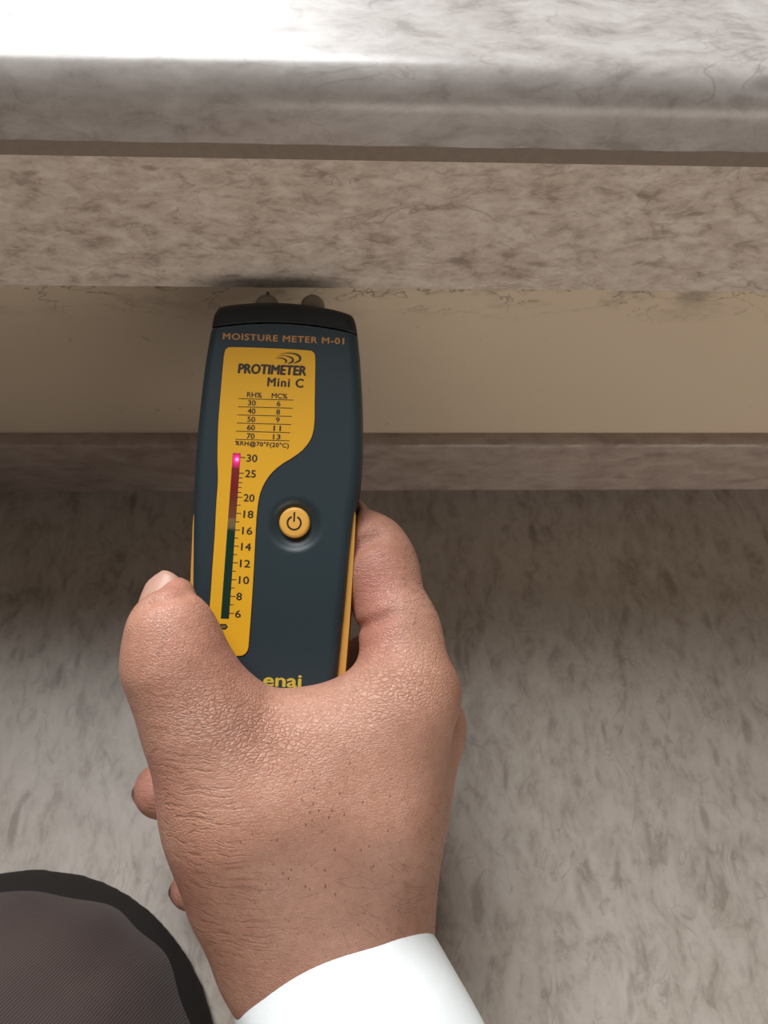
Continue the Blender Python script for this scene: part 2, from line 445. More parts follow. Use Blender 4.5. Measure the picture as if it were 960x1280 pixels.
ZI = 0.00034
def txt(s, cx, cy, wpx, hpx, m=M_INK, bold=0.0, parent=label, z=ZI, slant=0.0, name='printed_text', space=1.0, ang=0.0, zt=0.00003):
    cu = bpy.data.curves.new(name, 'FONT'); cu.body = s; cu.size = 1.0; cu.offset = 0; cu.extrude = 0.0
    cu.space_character = space; cu.shear = slant; cu.resolution_u = 3
    ob = bpy.data.objects.new(name, cu); C.objects.link(ob)
    dg = bpy.context.evaluated_depsgraph_get(); dg.update()
    me = bpy.data.meshes.new_from_object(ob.evaluated_get(dg))
    bpy.data.objects.remove(ob)
    n = len(me.vertices); co = np.empty(n * 3); me.vertices.foreach_get('co', co); co = co.reshape(-1, 3)
    a, b = co[:, :2].min(0), co[:, :2].max(0)
    p = loc(cx, cy); mpp = 0.27 / F
    co[:, 0] = (co[:, 0] - (a[0] + b[0]) / 2) * (wpx * mpp / (b[0] - a[0]))
    co[:, 1] = (co[:, 1] - (a[1] + b[1]) / 2) * (hpx * mpp / (b[1] - a[1]))
    co[:, 2] = z
    ca, sa = math.cos(ang), math.sin(ang)
    x, y = co[:, 0].copy(), co[:, 1].copy()
    co[:, 0] = p[0] + x * ca - y * sa; co[:, 1] = p[1] + x * sa + y * ca
    me.vertices.foreach_set('co', co.ravel()); me.update()
    if bold:          # heavier strokes: the same glyphs laid again a hair to each side
        base = co.copy(); fc = [list(p.vertices) for p in me.polygons]; Vs, Fs = [], []
        for q, (dx, dy) in enumerate(((-1, 0), (1, 0), (0, 1), (0, -1))):
            b2 = base.copy(); b2[:, 0] += dx * bold * hpx * mpp; b2[:, 1] += dy * bold * hpx * mpp * 0.7; b2[:, 2] += q * 0.000002
            Vs.append(b2); Fs += [[i + q * n for i in f] for f in fc]
        me = bpy.data.meshes.new(name); me.from_pydata(np.concatenate(Vs).tolist(), [], Fs); me.update()
    me.name = name; me.materials.clear(); me.materials.append(m)
    o = bpy.data.objects.new(name, me); C.objects.link(o); o.parent = parent
    return o
def stroke(pts, wpx, m=M_INK, parent=label, z=ZI, name='printed_line', taper=None, closed=False, raw=False):
    P = pts if raw else locs(pts)
    P = np.array(P); mpp = 0.27 / F
    t = np.gradient(P, axis=0); t /= np.linalg.norm(t, axis=1)[:, None]; nn = np.stack([-t[:, 1], t[:, 0]], 1)
    w = np.array(taper if taper is not None else [wpx] * len(P))[:, None] * mpp / 2
    A, B = P + nn * w, P - nn * w
    poly = list(A) + list(B[::-1])
    n = len(P); V = [(*p, z) for p in A] + [(*p, z) for p in B]
    V += [(*p, z + 0.00003) for p in A] + [(*p, z + 0.00003) for p in B]
    Fc = []
    for i in range(n - 1):
        Fc.append((2 * n + i, 3 * n + i, 3 * n + i + 1, 2 * n + i + 1)); Fc.append((i, i + 1, n + i + 1, n + i))
        Fc.append((i, 2 * n + i, 2 * n + i + 1, i + 1)); Fc.append((n + i, n + i + 1, 3 * n + i + 1, 3 * n + i))
    Fc += [(0, n, 3 * n, 2 * n), (n - 1, 3 * n - 1, 4 * n - 1, 2 * n - 1)]
    return mesh_obj(name, V, Fc, m, parent, smooth=False)

# heading on the black cap edge
txt('MOISTURE METER M-01', 354.5, 423.3, 153, 8.0, M_ORINK, 0.045, parent=meter, z=0.00003, space=1.12, ang=math.radians(0.5), name='heading_text')
# logo swooshes
def swoosh(pts, wm):
    c = catmull(pts, 8, closed=False); n = len(c)
    tp = [0.35 + wm * math.sin(PI * min(1, (i / n)) ** 1.6) ** 1.0 for i in range(n)]
    stroke(c, 1, taper=tp, name='logo_arc')
swoosh([(350.5, 443.0), (360, 441.6), (370, 443.0), (375, 446.8), (374.5, 451), (367.5, 454.5)], 2.6)
swoosh([(347.5, 445.6), (356, 445.0), (363.5, 447.0), (366.5, 450.2), (364.5, 453.2), (360, 454.6)], 2.3)
swoosh([(344.5, 448.2), (351, 447.8), (356, 449.4), (358.2, 451.8), (356, 454.4)], 1.8)
txt('PROTIMETER', 340.3, 462.3, 85, 12.0, bold=0.075, slant=0.08, ang=math.radians(0.9))
txt('Mini C', 357, 478.5, 45, 11.0, bold=0.055, slant=0.03, space=1.15, ang=math.radians(0.4))
txt('RH%', 318.3, 493.8, 18.5, 6.4, bold=0.04); txt('MC%', 349.6, 495.2, 19.5, 6.4, bold=0.04)
rows = [('30', '6', 503.8, 504.8), ('40', '8', 514.0, 515.2), ('50', '9', 524.4, 525.2), ('60', '11', 534.6, 535.6), ('70', '13', 545.2, 546.2)]
for i, (a, b, ya, yb) in enumerate(rows):
    cx = 315 - i * 0.35; c2 = 348.5 - i * 0.6
    txt(a, cx, ya, 9.6, 6.6, bold=0.045, name='printed_numeral')
    txt(b, c2, yb, 4.4 if len(b) == 1 else 9.0, 6.4, bold=0.045, name='printed_numeral')
for i in range(6):
    x0 = 298.5 - i * 0.8; y0 = 498.5 + i * 10.15
    stroke([(x0, y0), (x0 + 68.5 - i * 0.2, y0 + 1.8 + 0.02 * i)], 0.75)
txt('%RH@70°F(20°C)', 327.7, 556.2, 67, 7.4, bold=0.04, space=1.1)
nums = [('30', 315.2, 573.0, 13), ('25', 313.4, 592.3, 13), ('20', 311.6, 622.5, 13), ('18', 310.8, 643.0, 12.0), ('16', 309.3, 663.5, 12.4), ('14', 307.8, 683.5, 12.0), ('12', 306.6, 704.5, 12.4), ('10', 305.2, 725.2, 12.4), ('8', 299.2, 745.5, 6.6), ('6', 297.8, 767.3, 6.8)]
for s_, x, y, w in nums: txt(s_, x, y, w, 9.2, bold=0.035, name='scale_numeral')
bx = lambda y: 300.2 - (y - 567) * (300.2 - 285.6) / (773 - 567)
ticks = [(571.8, 1), (591.5, 1), (597.3, 1), (603.3, 1), (609.3, 1), (615.4, 1), (621.5, 1), (631.3, 1), (641.6, 0), (652, 0), (662.3, 0), (672.4, 0), (682.5, 0), (693, 0), (703.3, 0), (713.8, 0), (724.4, 0), (734.6, 0), (745.2, 0), (755.6, 0), (766.3, 0)]
for i, (y, _) in enumerate(ticks):
    L = 6.8 if i in (0, 1, 6, 8, 10, 12, 14, 16, 18, 20) else 5.2
    stroke([(bx(y) - 0.5, y), (bx(y) + L, y + 0.3)], 0.85, name='tick_mark')

# coloured bar with the window of the lamps
def bar_mat():
    t = NT('printed_colour_bar'); co = t.n('ShaderNodeTexCoord').outputs['Object']
    sep = t.n('ShaderNodeSeparateXYZ'); t.l(co, sep.inputs[0])
    y0, y1 = loc(281, 773)[1], loc(296, 567)[1]
    f = t.math('DIVIDE', t.math('SUBTRACT', sep.outputs[1], y0), y1 - y0)
    c = t.ramp(f, [(0.0, (0.006, 0.032, 0.018)), (0.53, (0.006, 0.032, 0.018)), (0.57, (0.06, 0.045, 0.02)), (0.62, (0.16, 0.055, 0.025)), (0.72, (0.15, 0.028, 0.018)), (0.80, (0.20, 0.012, 0.014)), (1.0, (0.25, 0.035, 0.04))])
    ck = t.n('ShaderNodeTexChecker'); t.l(co, ck.inputs['Vector']); ck.inputs['Scale'].default_value = 2600
    band = t.ramp(f, [(0.53, 0.0), (0.55, 1.0), (0.60, 1.0), (0.61, 0.0)])
    c = t.mix(t.math('MULTIPLY', band, ck.outputs['Fac']), c, (0.30, 0.20, 0.08))
    t.set(Base_Color=c, Roughness=0.3); return t.m
bar = prism('scale_bar', locs([(291.3, 566.5), (301, 566.8), (286.4, 773.3), (276.2, 773)]), 0.0003, 0.00036, bar_mat(), label)
bar['label'] = 'red to green scale bar'
def glow_mat(col, s):
    t = NT('lamp_glow'); t.set(Base_Color=(0.3, 0.01, 0.06), Roughness=0.3, Emission_Color=col, Emission_Strength=s); return t.m
def lampglow():
    t = NT('lit_lamp_window'); tc = t.n('ShaderNodeTexCoord').outputs['Object']
    c = loc(296.5, 574.5)
    vm = t.n('ShaderNodeVectorMath', operation='DISTANCE'); t.l(tc, vm.inputs[0]); vm.inputs[1].default_value = (c[0], c[1], 0.0004)
    e = t.ramp(t.math('MULTIPLY', vm.outputs['Value'], 1 / 0.0036), [(0.0, (1.0, 0.5, 0.85)), (0.16, (1.0, 0.10, 0.50)), (0.40, (0.70, 0.015, 0.16)), (1.0, (0.06, 0.002, 0.012))])
    t.set(Base_Color=(0.2, 0.01, 0.03), Roughness=0.3, Emission_Color=e, Emission_Strength=0.9); return t.m
prism('lamp_window', locs([(291.7, 567.2), (300.5, 567.5), (299.3, 585), (290.5, 585)]), 0.00034, 0.00042, lampglow(), label)['label'] = 'glowing pink lamp at the top of the scale'
def disc(cx, cy, rpx, n=32):
    c = loc(cx, cy); r = rpx * 0.27 / F
    return [(c[0] + r * math.cos(2 * PI * k / n), c[1] + r * math.sin(2 * PI * k / n)) for k in range(n)]
lamp = prism('lamp_dome', disc(296.6, 574.6, 1.6, 16), 0.0004, 0.0007, glow_mat((1.0, 0.35, 0.75), 1.6), label, 0.0001)
# battery mark
prism('battery_mark', locs([(275.5, 779.8), (282.6, 779.8), (285.3, 783.2), (282.2, 786.6), (275, 786.4)]), ZI, ZI + 0.00003, M_INK, label)
prism('battery_mark', locs([(277.3, 781.8), (281.6, 781.8), (283, 783.2), (281.4, 784.6), (277.1, 784.4)]), ZI + 0.00003, ZI + 0.00005, plain('olive_ink', (0.20, 0.14, 0.02), 0.5), label)
# lower name, half under the hand
txt('enai', 353, 851, 46, 14.5, plain('yellow_print', (0.62, 0.45, 0.05), 0.5), 0.05, parent=meter, z=0.00003, name='lower_text', ang=math.radians(0.5))

# power button
def lathe(name, prof, c, m, parent, n=48, zoff=0.0):
    V = []; Fc = []
    for (r, z) in prof:
        for k in range(n): V.append((c[0] + r * math.cos(2 * PI * k / n), c[1] + r * math.sin(2 * PI * k / n), z + zoff))
    L = len(prof)
    for i in range(L - 1):
        for k in range(n):
            k2 = (k + 1) % n; Fc.append((i * n + k, i * n + k2, (i + 1) * n + k2, (i + 1) * n + k))
    Fc.append(tuple((L - 1) * n + k for k in range(n))); Fc.append(tuple(n - 1 - k for k in range(n)))
    return mesh_obj(name, V, Fc, m, parent)
kc = loc(367.7, 653, 0.0002)
br = 0.0052
btn = lathe('power_button', [(br, -0.006), (br, -0.0011), (br * 0.985, -0.0006), (br * 0.94, -0.0002), (br * 0.86, 0.00005), (br * 0.8, 0.0001)], kc, M_BTN, meter)
btn['label'] = 'round amber power button'
lathe('button_gap', [(br + 0.0006, -0.006), (br + 0.0006, -0.0026), (br + 0.0001, -0.0026)], kc, plain('black_gap', (0.004, 0.004, 0.004), 0.8), meter)
arc = [(kc[0] + 0.00225 * math.sin(a), kc[1] - 0.0002 + 0.00225 * math.cos(a)) for a in np.linspace(0.42, 2 * PI - 0.42, 40)]
stroke(arc, 2.4, raw=True, parent=btn, z=0.0001, name='power_symbol')
stroke([(kc[0] - 0.0001, kc[1] + 0.0035), (kc[0] - 0.0001, kc[1] + 0.0002)], 2.2, raw=True, parent=btn, z=0.0001, name='power_symbol')

# side grips: long lens shaped rubber inlays standing a little proud of both flanks
def grip(pts_out, pts_in, name='side_grip'):
    A = catmull(locs(pts_out, W_SIL + 0.002), 5, False); B = catmull(locs(pts_in, W_SIL + 0.002), 5, False)
    return prism(name, list(A) + list(B[::-1]), -0.020, -0.0035, M_GRIP, meter, bev=0.0006)
grip([(442.5, 639.5), (444, 643), (443.5, 670), (441, 715), (438, 765), (434, 815), (431, 850), (426, 900), (421, 930)], [(441.5, 640), (438, 652), (434, 680), (430, 720), (427, 765), (422, 815), (419, 850), (414, 900), (414, 930)])
grip([(242.5, 641), (241, 655), (239.5, 690), (237.5, 740), (236.5, 800), (237, 860), (246, 915)], [(246, 641), (248, 655), (248, 690), (248, 740), (248, 800), (248, 860), (252, 915)])

# pins
def tube_between(name, pts, radii, m, parent, n=20):
    V = []; Fc = []
    pts = [Vector(p) for p in pts]; ax_ = (pts[-1] - pts[0]).normalized(); q = ax_.to_track_quat('Z', 'Y')
    for p, r in zip(pts, radii):
        for k in range(n): V.append(p + q @ Vector((r * math.cos(2 * PI * k / n), r * math.sin(2 * PI * k / n), 0)))
    L = len(pts)
    for i in range(L - 1):
        for k in range(n):
            k2 = (k + 1) % n; Fc.append((i * n + k, i * n + k2, (i + 1) * n + k2, (i + 1) * n + k))
    Fc.append(tuple(range(n - 1, -1, -1))); Fc.append(tuple((L - 1) * n + k for k in range(n)))
    return mesh_obj(name, V, Fc, m, parent)
WP = -0.0125
for px in (334.0, 391.0):
    b = loc(px, 382, WP); base_y = b[1]
    # where the needle meets the underside of the stone strip
    dv = MM.to_3x3() @ Vector((0, 1, 0)); p0 = MM @ Vector((b[0], base_y, WP))
    L = (zl - p0.z) / dv.z
    cl = tube_between('pin_collar', [(b[0], base_y + s, WP) for s in (-0.004, 0.0002, 0.0014, 0.0024, 0.0031, 0.0035, 0.0037)], [0.0044, 0.0043, 0.0040, 0.0033, 0.0024, 0.0016, 0.0010], M_COLLAR, meter)
    pn = tube_between('pin', [(b[0], base_y + 0.003, WP), (b[0], base_y + L - 0.0022, WP), (b[0], base_y + L + 0.0001, WP)], [0.0009, 0.0009, 0.0004], M_METAL, meter)

# ------------------------------------------------------------------ the person: hand
person = bpy.data.objects.new('person', None); C.objects.link(person)
person.location = (0, 0, 0)
person['label'] = 'person with white cuff and dark brown trousers, right hand gripping the moisture meter'
person['category'] = 'person'

def cc(px, py, dep):       # camera frame coordinates
    return np.array([(px - 480) / F * dep, -(py - 640) / F * dep, -dep])
def cap(G, a, b):
    return capsule(G, cc(*a[:3]), cc(*b[:3]), a[3] * a[2] / F, b[3] * b[2] / F)

hH = 0.00105
pl = np.array([cc(130, 1500, .36)[0], cc(0, 1560, .26)[1], -0.372]); ph = np.array([cc(640, 0, .29)[0], cc(0, 600, .30)[1], -0.196])
AX = [np.arange(pl[i], ph[i] + hH, hH, dtype=np.float32) for i in range(3)]
G = np.meshgrid(*AX, indexing='ij')

E_BODY = [  # (a, b) as (px, py, depth, radius px)
    ((213, 784, .2445, 48), (220, 830, .245, 54)),       # thumb end
    ((220, 830, .245, 54), (260, 917, .249, 65)),
    ((300, 1020, .256, 82), (322, 1100, .262, 86)),       # thumb first bone
    ((262, 915, .249, 66), (310, 1010, .2535, 84)),       # to thumb base joint
    ((310, 1010, .2535, 86), (372, 1170, .267, 88)),       # thumb metacarpal
    ((490, 893, .262, 66), (460, 1000, .262, 84)),       # index metacarpal
    ((460, 1000, .262, 84), (420, 1190, .269, 90)),
    ((380, 985, .253, 72), (395, 1180, .267, 88)),       # fills the back of the hand
    ((300, 912, .2555, 42), (400, 925, .258, 48)),       # web of skin
    ((400, 925, .258, 48), (490, 900, .261, 56)),
    ((364, 1185, .266, 80), (446, 1340, .256, 80)),       # wrist and forearm
    ((432, 1205, .266, 90), (500, 1430, .248, 100)),
    ((528, 918, .286, 50), (455, 1180, .276, 74)),       # middle metacarpal
    ((520, 975, .305, 42), (440, 1180, .288, 66)),       # ring
    ((500, 1030, .318, 38), (420, 1180, .296, 56)),       # little finger
    ((300, 1080, .285, 60), (372, 1172, .283, 64)),       # heel of the thumb
]
B = None
for a, b in E_BODY:
    d = cap(G, a, b); B = d if B is None else smin(B, d, 0.014)
def chain(J, k=0.004):
    D = None
    for a, b in zip(J[:-1], J[1:]):
        d = cap(G, a, b); D = d if D is None else smin(D, d, k)
    return D
# index: along the right flank, then bent behind the meter
I1 = chain([(515, 858, .2665, 56), (500, 790, .274, 46), (472, 712, .285, 46), (460, 690, .289, 45)], 0.007)
I2 = chain([(460, 690, .289, 45), (422, 652, .305, 35), (350, 690, .318, 33), (290, 730, .318, 30)], 0.005)
B = smin(B, I1, 0.009); B = smin(B, I2, 0.006)
TT = cap(G, (221, 775, .250, 29), (221, 744, .2535, 23)); B = smin(B, TT, 0.003)
kn = cap(G, (532, 868, .270, 38), (524, 880, .272, 40)); B = smin(B, kn, 0.006)
mk = cap(G, (538, 905, .288, 41), (534, 925, .290, 43)); B = smin(B, mk, 0.004)
# middle, ring and little fingers curl beneath the meter and come out on the left
M1 = chain([(530, 905, .292, 44), (470, 830, .322, 38), (440, 840, .329, 36)], 0.005); B = smin(B, M1, 0.006)
M2 = chain([(440, 840, .329, 36), (330, 930, .3345, 34), (250, 972, .322, 33), (203, 988, .308, 35)], 0.005); B = smin(B, M2, 0.002)
R1 = chain([(520, 975, .308, 40), (460, 940, .339, 34), (420, 960, .343, 33)], 0.005); B = smin(B, R1, 0.005)
R2 = chain([(420, 960, .343, 33), (330, 1030, .345, 31), (272, 1085, .334, 29), (238, 1112, .322, 25)], 0.005); B = smin(B, R2, 0.002)
P1 = chain([(500, 1030, .322, 35), (440, 1020, .344, 29), (380, 1070, .349, 27), (330, 1130, .340, 24)], 0.004); B = smin(B, P1, 0.003)

# skin folds: nail fold of the thumb, index joint creases, base crease
def surf(px, py):
    for dep in np.arange(0.205, 0.345, 0.0006):
        c = cc(px, py, dep); i = [int(round((c[k] - AX[k][0]) / hH)) for k in range(3)]
        if all(0 <= i[k] < B.shape[k] for k in range(3)) and B[i[0], i[1], i[2]] < 0: return dep
    return 0.3
def crease(B, pts, r, k=0.0022):
    pts = [(p[0], p[1], surf(p[0], p[1]) - 0.0002) for p in pts]
    for a, b in zip(pts[:-1], pts[1:]): B = smax(B, -(capsule(G, cc(*a), cc(*b), r, r)), k)
    return B
B = crease(B, [(436, 689), (448, 681), (462, 673), (474, 668)], 0.0010, 0.0045)
B = crease(B, [(436, 792), (452, 783), (468, 777), (490, 768)], 0.0007, 0.0035)
B = crease(B, [(164, 768), (184, 755), (206, 748), (236, 744)], 0.0006, 0.003)
# the meter presses into the hand
A3 = (MI @ (Matrix.Translation(CAM) @ ROT.to_4x4()))
a = np.array(A3)
LX = a[0, 0] * G[0] + a[0, 1] * G[1] + a[0, 2] * G[2] + a[0, 3]
LY = a[1, 0] * G[0] + a[1, 1] * G[1] + a[1, 2] * G[2] + a[1, 3]
LZ = a[2, 0] * G[0] + a[2, 1] * G[1] + a[2, 2] * G[2] + a[2, 3]
ix = np.clip((LX - ax[0][0]) / hM, 0, len(ax[0]) - 1.001); iy = np.clip((LY - ax[1][0]) / hM, 0, len(ax[1]) - 1.001)
i0, j0 = ix.astype(int), iy.astype(int); fx, fy = ix - i0, iy - j0
SS = S2[i0, j0] * (1 - fx) * (1 - fy) + S2[i0 + 1, j0] * fx * (1 - fy) + S2[i0, j0 + 1] * (1 - fx) * fy + S2[i0 + 1, j0 + 1] * fx * fy
ox = np.maximum(0, np.maximum(ax[0][0] - LX, LX - ax[0][-1])); oy = np.maximum(0, np.maximum(ax[1][0] - LY, LY - ax[1][-1]))
SS = SS + np.sqrt(ox ** 2 + oy ** 2)
r = 0.0034
qx = SS + r - 0.0007; qz = np.abs(LZ + TH / 2) - TH / 2 + r - 0.0004
DM = np.sqrt(np.maximum(qx, 0) ** 2 + np.maximum(qz, 0) ** 2) + np.minimum(np.maximum(qx, qz), 0) - r
B = smax(B, -DM, 0.0016)
Vh, Qh = surface_net(B, pl, hH)
Vh = smooth_verts(Vh, Qh, 3, 0.55)
del B, SS, DM, LX, LY, LZ, ix, iy, i0, j0, fx, fy, qx, qz, I1, I2, M1, M2, R1, R2, P1, d
# keep only the largest connected piece is not needed: one union
PX = 480 + F * Vh[:, 0] / -Vh[:, 2]; PY = 640 - F * Vh[:, 1] / -Vh[:, 2]; DP = -Vh[:, 2]

def sstep(x, a, b): t = np.clip((x - a) / (b - a), 0, 1); return t * t * (3 - 2 * t)
def blob(cx, cy, rx, ry, rot=0.0):
    c, s = math.cos(rot), math.sin(rot); dx, dy = PX - cx, PY - cy
    return np.exp(-(((dx * c + dy * s) / rx) ** 2 + ((-dx * s + dy * c) / ry) ** 2))
wr_side = np.clip(blob(245, 1040, 60, 130, -0.25) + blob(290, 1160, 55, 60, -0.3), 0, 1)     # long folds on the thumb side
wr_base = np.clip(blob(300, 905, 90, 45, 0.3) + 0.8 * blob(490, 850, 70, 40), 0, 1)          # crazed skin over joints
red = np.clip(blob(470, 730, 32, 70) + 0.8 * blob(185, 985, 30, 40) + 0.5 * blob(460, 800, 40, 30) + 0.35 * blob(250, 790, 90, 80) + 0.6 * blob(225, 1115, 30, 40) + 0.5 * blob(215, 725, 30, 25), 0, 1)
wr_ind = np.clip(blob(478, 700, 45, 60, 0), 0, 1)
hand_w = (np.array(ROT) @ Vh.T).T + np.array(CAM)
Mh = Matrix.Translation(CAM) @ ROT.to_4x4()

def skin_mat():
    t = NT('brown_skin'); at_ = lambda n, o='Fac': t.n('ShaderNodeAttribute', attribute_name=n).outputs[o]
    co = at_('skin_co', 'Vector')
    w = t.n('ShaderNodeVectorMath', operation='SCALE'); t.l(t.noise(co, 90, 3, out=1), w.inputs[0]); w.inputs['Scale'].default_value = 0.005
    wv = t.n('ShaderNodeVectorMath', operation='ADD'); t.l(co, wv.inputs[0]); t.l(w.outputs[0], wv.inputs[1]); wv = wv.outputs[0]
    def vor(scale, vec, feat='DISTANCE_TO_EDGE'):
        v = t.n('ShaderNodeTexVoronoi', feature=feat); t.l(vec, v.inputs['Vector']); v.inputs['Scale'].default_value = scale; return v.outputs[0]
    fine = t.ramp(vor(950, t.mapping(wv, rot=(0, 0, 0.5), scale=(1, 1.35, 1))), [(0.0, 0.0), (0.16, 1.0)])
    coarse = t.ramp(vor(690, t.mapping(wv, rot=(0, 0, -0.25), scale=(0.62, 1.35, 1))), [(0.0, 0.0), (0.20, 1.0)])
    side = t.noise(t.mapping(wv, rot=(0, 0, 0.32), scale=(0.14, 1.15, 0.5)), 620, 3, 0.6)
    sidec = t.ramp(side, [(0.36, 0.0), (0.50, 1.0)])
    s_m, b_m, i_m = at_('wrinkle_side'), at_('wrinkle_base'), at_('wrinkle_index')
    # pores and hair roots
    pv = t.n('ShaderNodeTexVoronoi'); t.l(t.mapping(co, rot=(0, 0, 0.7), scale=(1.5, 0.8, 1)), pv.inputs['Vector']); pv.inputs['Scale'].default_value = 430
    sepc = t.n('ShaderNodeSeparateColor'); t.l(pv.outputs['Color'], sepc.inputs[0])
    pore = t.math('MULTIPLY', t.ramp(pv.outputs['Distance'], [(0.08, 1.0), (0.22, 0.0)]), t.ramp(sepc.outputs[0], [(0.50, 0.0), (0.55, 1.0)]))
    c1 = t.noise(co, 45, 4, 0.55)
    col = t.mix(t.ramp(c1, [(0.3, 0.0), (0.7, 1.0)]), (0.46, 0.228, 0.155), (0.55, 0.295, 0.210))
    col = t.mix(t.math('MULTIPLY', at_('redness'), 0.75), col, (0.52, 0.20, 0.155))
    mott = t.noise(co, 380, 3, 0.6)
    col = t.mix(t.ramp(mott, [(0.35, 0.22), (0.6, 0.0)]), col, (0.27, 0.11, 0.06))
    linef = t.math('SUBTRACT', 1.0, coarse)
    col = t.mix(t.math('MULTIPLY', linef, t.math('MULTIPLY', b_m, 0.45)), col, (0.22, 0.085, 0.05))
    col = t.mix(t.math('MULTIPLY', t.math('SUBTRACT', 1.0, sidec), t.math('MULTIPLY', s_m, 0.42)), col, (0.24, 0.095, 0.05))
    col = t.mix(t.math('MULTIPLY', t.math('SUBTRACT', 1.0, fine), 0.16), col, (0.22, 0.09, 0.05))
    col = t.mix(t.math('MULTIPLY', pore, t.math('MULTIPLY', at_('hairy'), 0.8)), col, (0.14, 0.06, 0.04))
    h = t.math('MULTIPLY', fine, 0.22)
    h = t.math('ADD', h, t.math('MULTIPLY', coarse, t.math('ADD', t.math('MULTIPLY', b_m, 0.8), 0.18)))
    h = t.math('ADD', h, t.math('MULTIPLY', sidec, t.math('MULTIPLY', s_m, 0.9)))
    ridg = t.noise(t.mapping(wv, rot=(0, 0, -0.55), scale=(0.12, 1.3, 0.4)), 800, 2, 0.5)
    h = t.math('ADD', h, t.math('MULTIPLY', ridg, t.math('MULTIPLY', i_m, 1.2)))
    h = t.math('SUBTRACT', h, t.math('MULTIPLY', pore, t.math('MULTIPLY', at_('hairy'), 0.5)))
    t.set(Base_Color=col, Roughness=0.42, Normal=t.bump(h, 0.55, 0.0006), Subsurface_Weight=0.12, Subsurface_Scale=0.004)
    t.b.inputs['Subsurface Radius'].default_value = (1.0, 0.35, 0.2)
    t.b.inputs['Specular IOR Level'].default_value = 0.45
    return t.m
M_SKIN = skin_mat()
hand = mesh_obj('hand_and_forearm', hand_w, Qh, M_SKIN, person)
me = hand.data
def fattr(me, n, v): me.attributes.new(n, 'FLOAT', 'POINT').data.foreach_set('value', v.astype(np.float32))
fattr(me, 'wrinkle_side', wr_side); fattr(me, 'wrinkle_base', wr_base); fattr(me, 'redness', red); fattr(me, 'wrinkle_index', wr_ind)
fattr(me, 'hairy', np.clip(blob(420, 1060, 130, 130) * 1.3, 0, 1))
me.attributes.new('skin_co', 'FLOAT_VECTOR', 'POINT').data.foreach_set('vector', Vh.astype(np.float32).ravel())

# fine dark hairs on the finger, the back of the hand and the wrist
me.update(); NR_ = np.empty(len(Vh) * 3); me.vertices.foreach_get('normal', NR_); NR_ = NR_.reshape(-1, 3)
toc = np.array(CAM) - hand_w; toc /= np.linalg.norm(toc, axis=1)[:, None]; face = (NR_ * toc).sum(1)
rg_ = np.random.RandomState(4)
hv, hf = [], []
for (cx, cy, rx, ry, cnt_, dirx, diry, ln, fmin) in ((522, 735, 22, 50, 60, 0.9, -0.5, 0.0030, 0.02), (520, 1080, 40, 90, 60, 0.8, 0.6, 0.0045, 0.02), (470, 1120, 60, 50, 26, 0.9, 0.35, 0.0075, 0.3), (350, 1120, 50, 50, 22, 0.95, -0.15, 0.010, 0.3), (235, 800, 50, 50, 8, 0.3, -0.9, 0.006, 0.3), (400, 1000, 90, 90, 40, 0.5, 0.7, 0.0025, 0.3)):
    ok = np.where((np.abs(PX - cx) < rx) & (np.abs(PY - cy) < ry) & (face > fmin))[0]
    if not len(ok): continue
    for i in rg_.choice(ok, min(cnt_, len(ok)), replace=False):
        n_ = Vector(NR_[i]); p = Vector(hand_w[i]); a = rg_.normal(0, 0.35)
        d0 = ROT @ Vector((dirx * math.cos(a) - diry * math.sin(a), -(dirx * math.sin(a) + diry * math.cos(a)), 0)); d0 = (d0 - n_ * d0.dot(n_)).normalized()
        L = ln * rg_.uniform(0.6, 1.3); cv = rg_.normal(0, 0.6); sd_ = n_.cross(d0); m_ = 7; rad = 0.000045
        for q in range(m_):
            u_ = q / (m_ - 1); c = p + d0 * L * u_ + sd_ * cv * L * 0.5 * u_ * u_ + n_ * L * 0.22 * math.sin(u_ * 2.4) ; r_ = rad * (1 - 0.8 * u_)
            b0 = len(hv)
            for w_ in range(3):
                an = w_ * 2.094; hv.append(c + (sd_ * math.cos(an) + n_ * math.sin(an)) * r_)
            if q:
                for w_ in range(3): hf.append((b0 - 3 + w_, b0 - 3 + (w_ + 1) % 3, b0 + (w_ + 1) % 3, b0 + w_))
hair = mesh_obj('arm_hair', hv, hf, plain('dark_hair', (0.03, 0.018, 0.012), 0.6), person); hair['kind'] = 'stuff'

# fingernails
def nail(c, u, w, ru, rv, bend, m, name='fingernail'):
    """c centre in the camera frame, u along, v across; a curved plate of real thickness"""
    u = np.array(u, float); w = np.array(w, float); u /= np.linalg.norm(u); w -= u * (u @ w); w /= np.linalg.norm(w); v = np.cross(w, u)
    V = []; Fc = []; n1, n2 = 10, 12
    for i in range(n1 + 1):
        for j in range(n2 + 1):
            s, q = i / n1 * 2 - 1, j / n2 * 2 - 1
            wd_ = (1 - max(0, abs(s) - 0.4) ** 2 * 1.1)
            p = np.array(c) + u * ru * s * (1 - 0.15 * q * q) + v * math.sin(q * bend) * rv * wd_ / math.sin(bend) + w * (math.cos(q * bend) - 1) * rv * 1.0 / math.sin(bend) - w * 0.12 * ru * s * s
            V.append(CAM + ROT @ Vector(p))
    for i in range(n1):
        for j in range(n2):
            k = i * (n2 + 1) + j; Fc.append((k, k + 1, k + n2 + 2, k + n2 + 1))
    o = mesh_obj(name, V, Fc, m, person); sd = o.modifiers.new('t', 'SOLIDIFY'); sd.thickness = 0.0006; sd.offset = 0
    return o
M_NAIL = plain('fingernail', (0.55, 0.32, 0.24), 0.45, 0.05)
M_NAILD = plain('dark_nail_edge', (0.10, 0.05, 0.04), 0.4, 0.05)

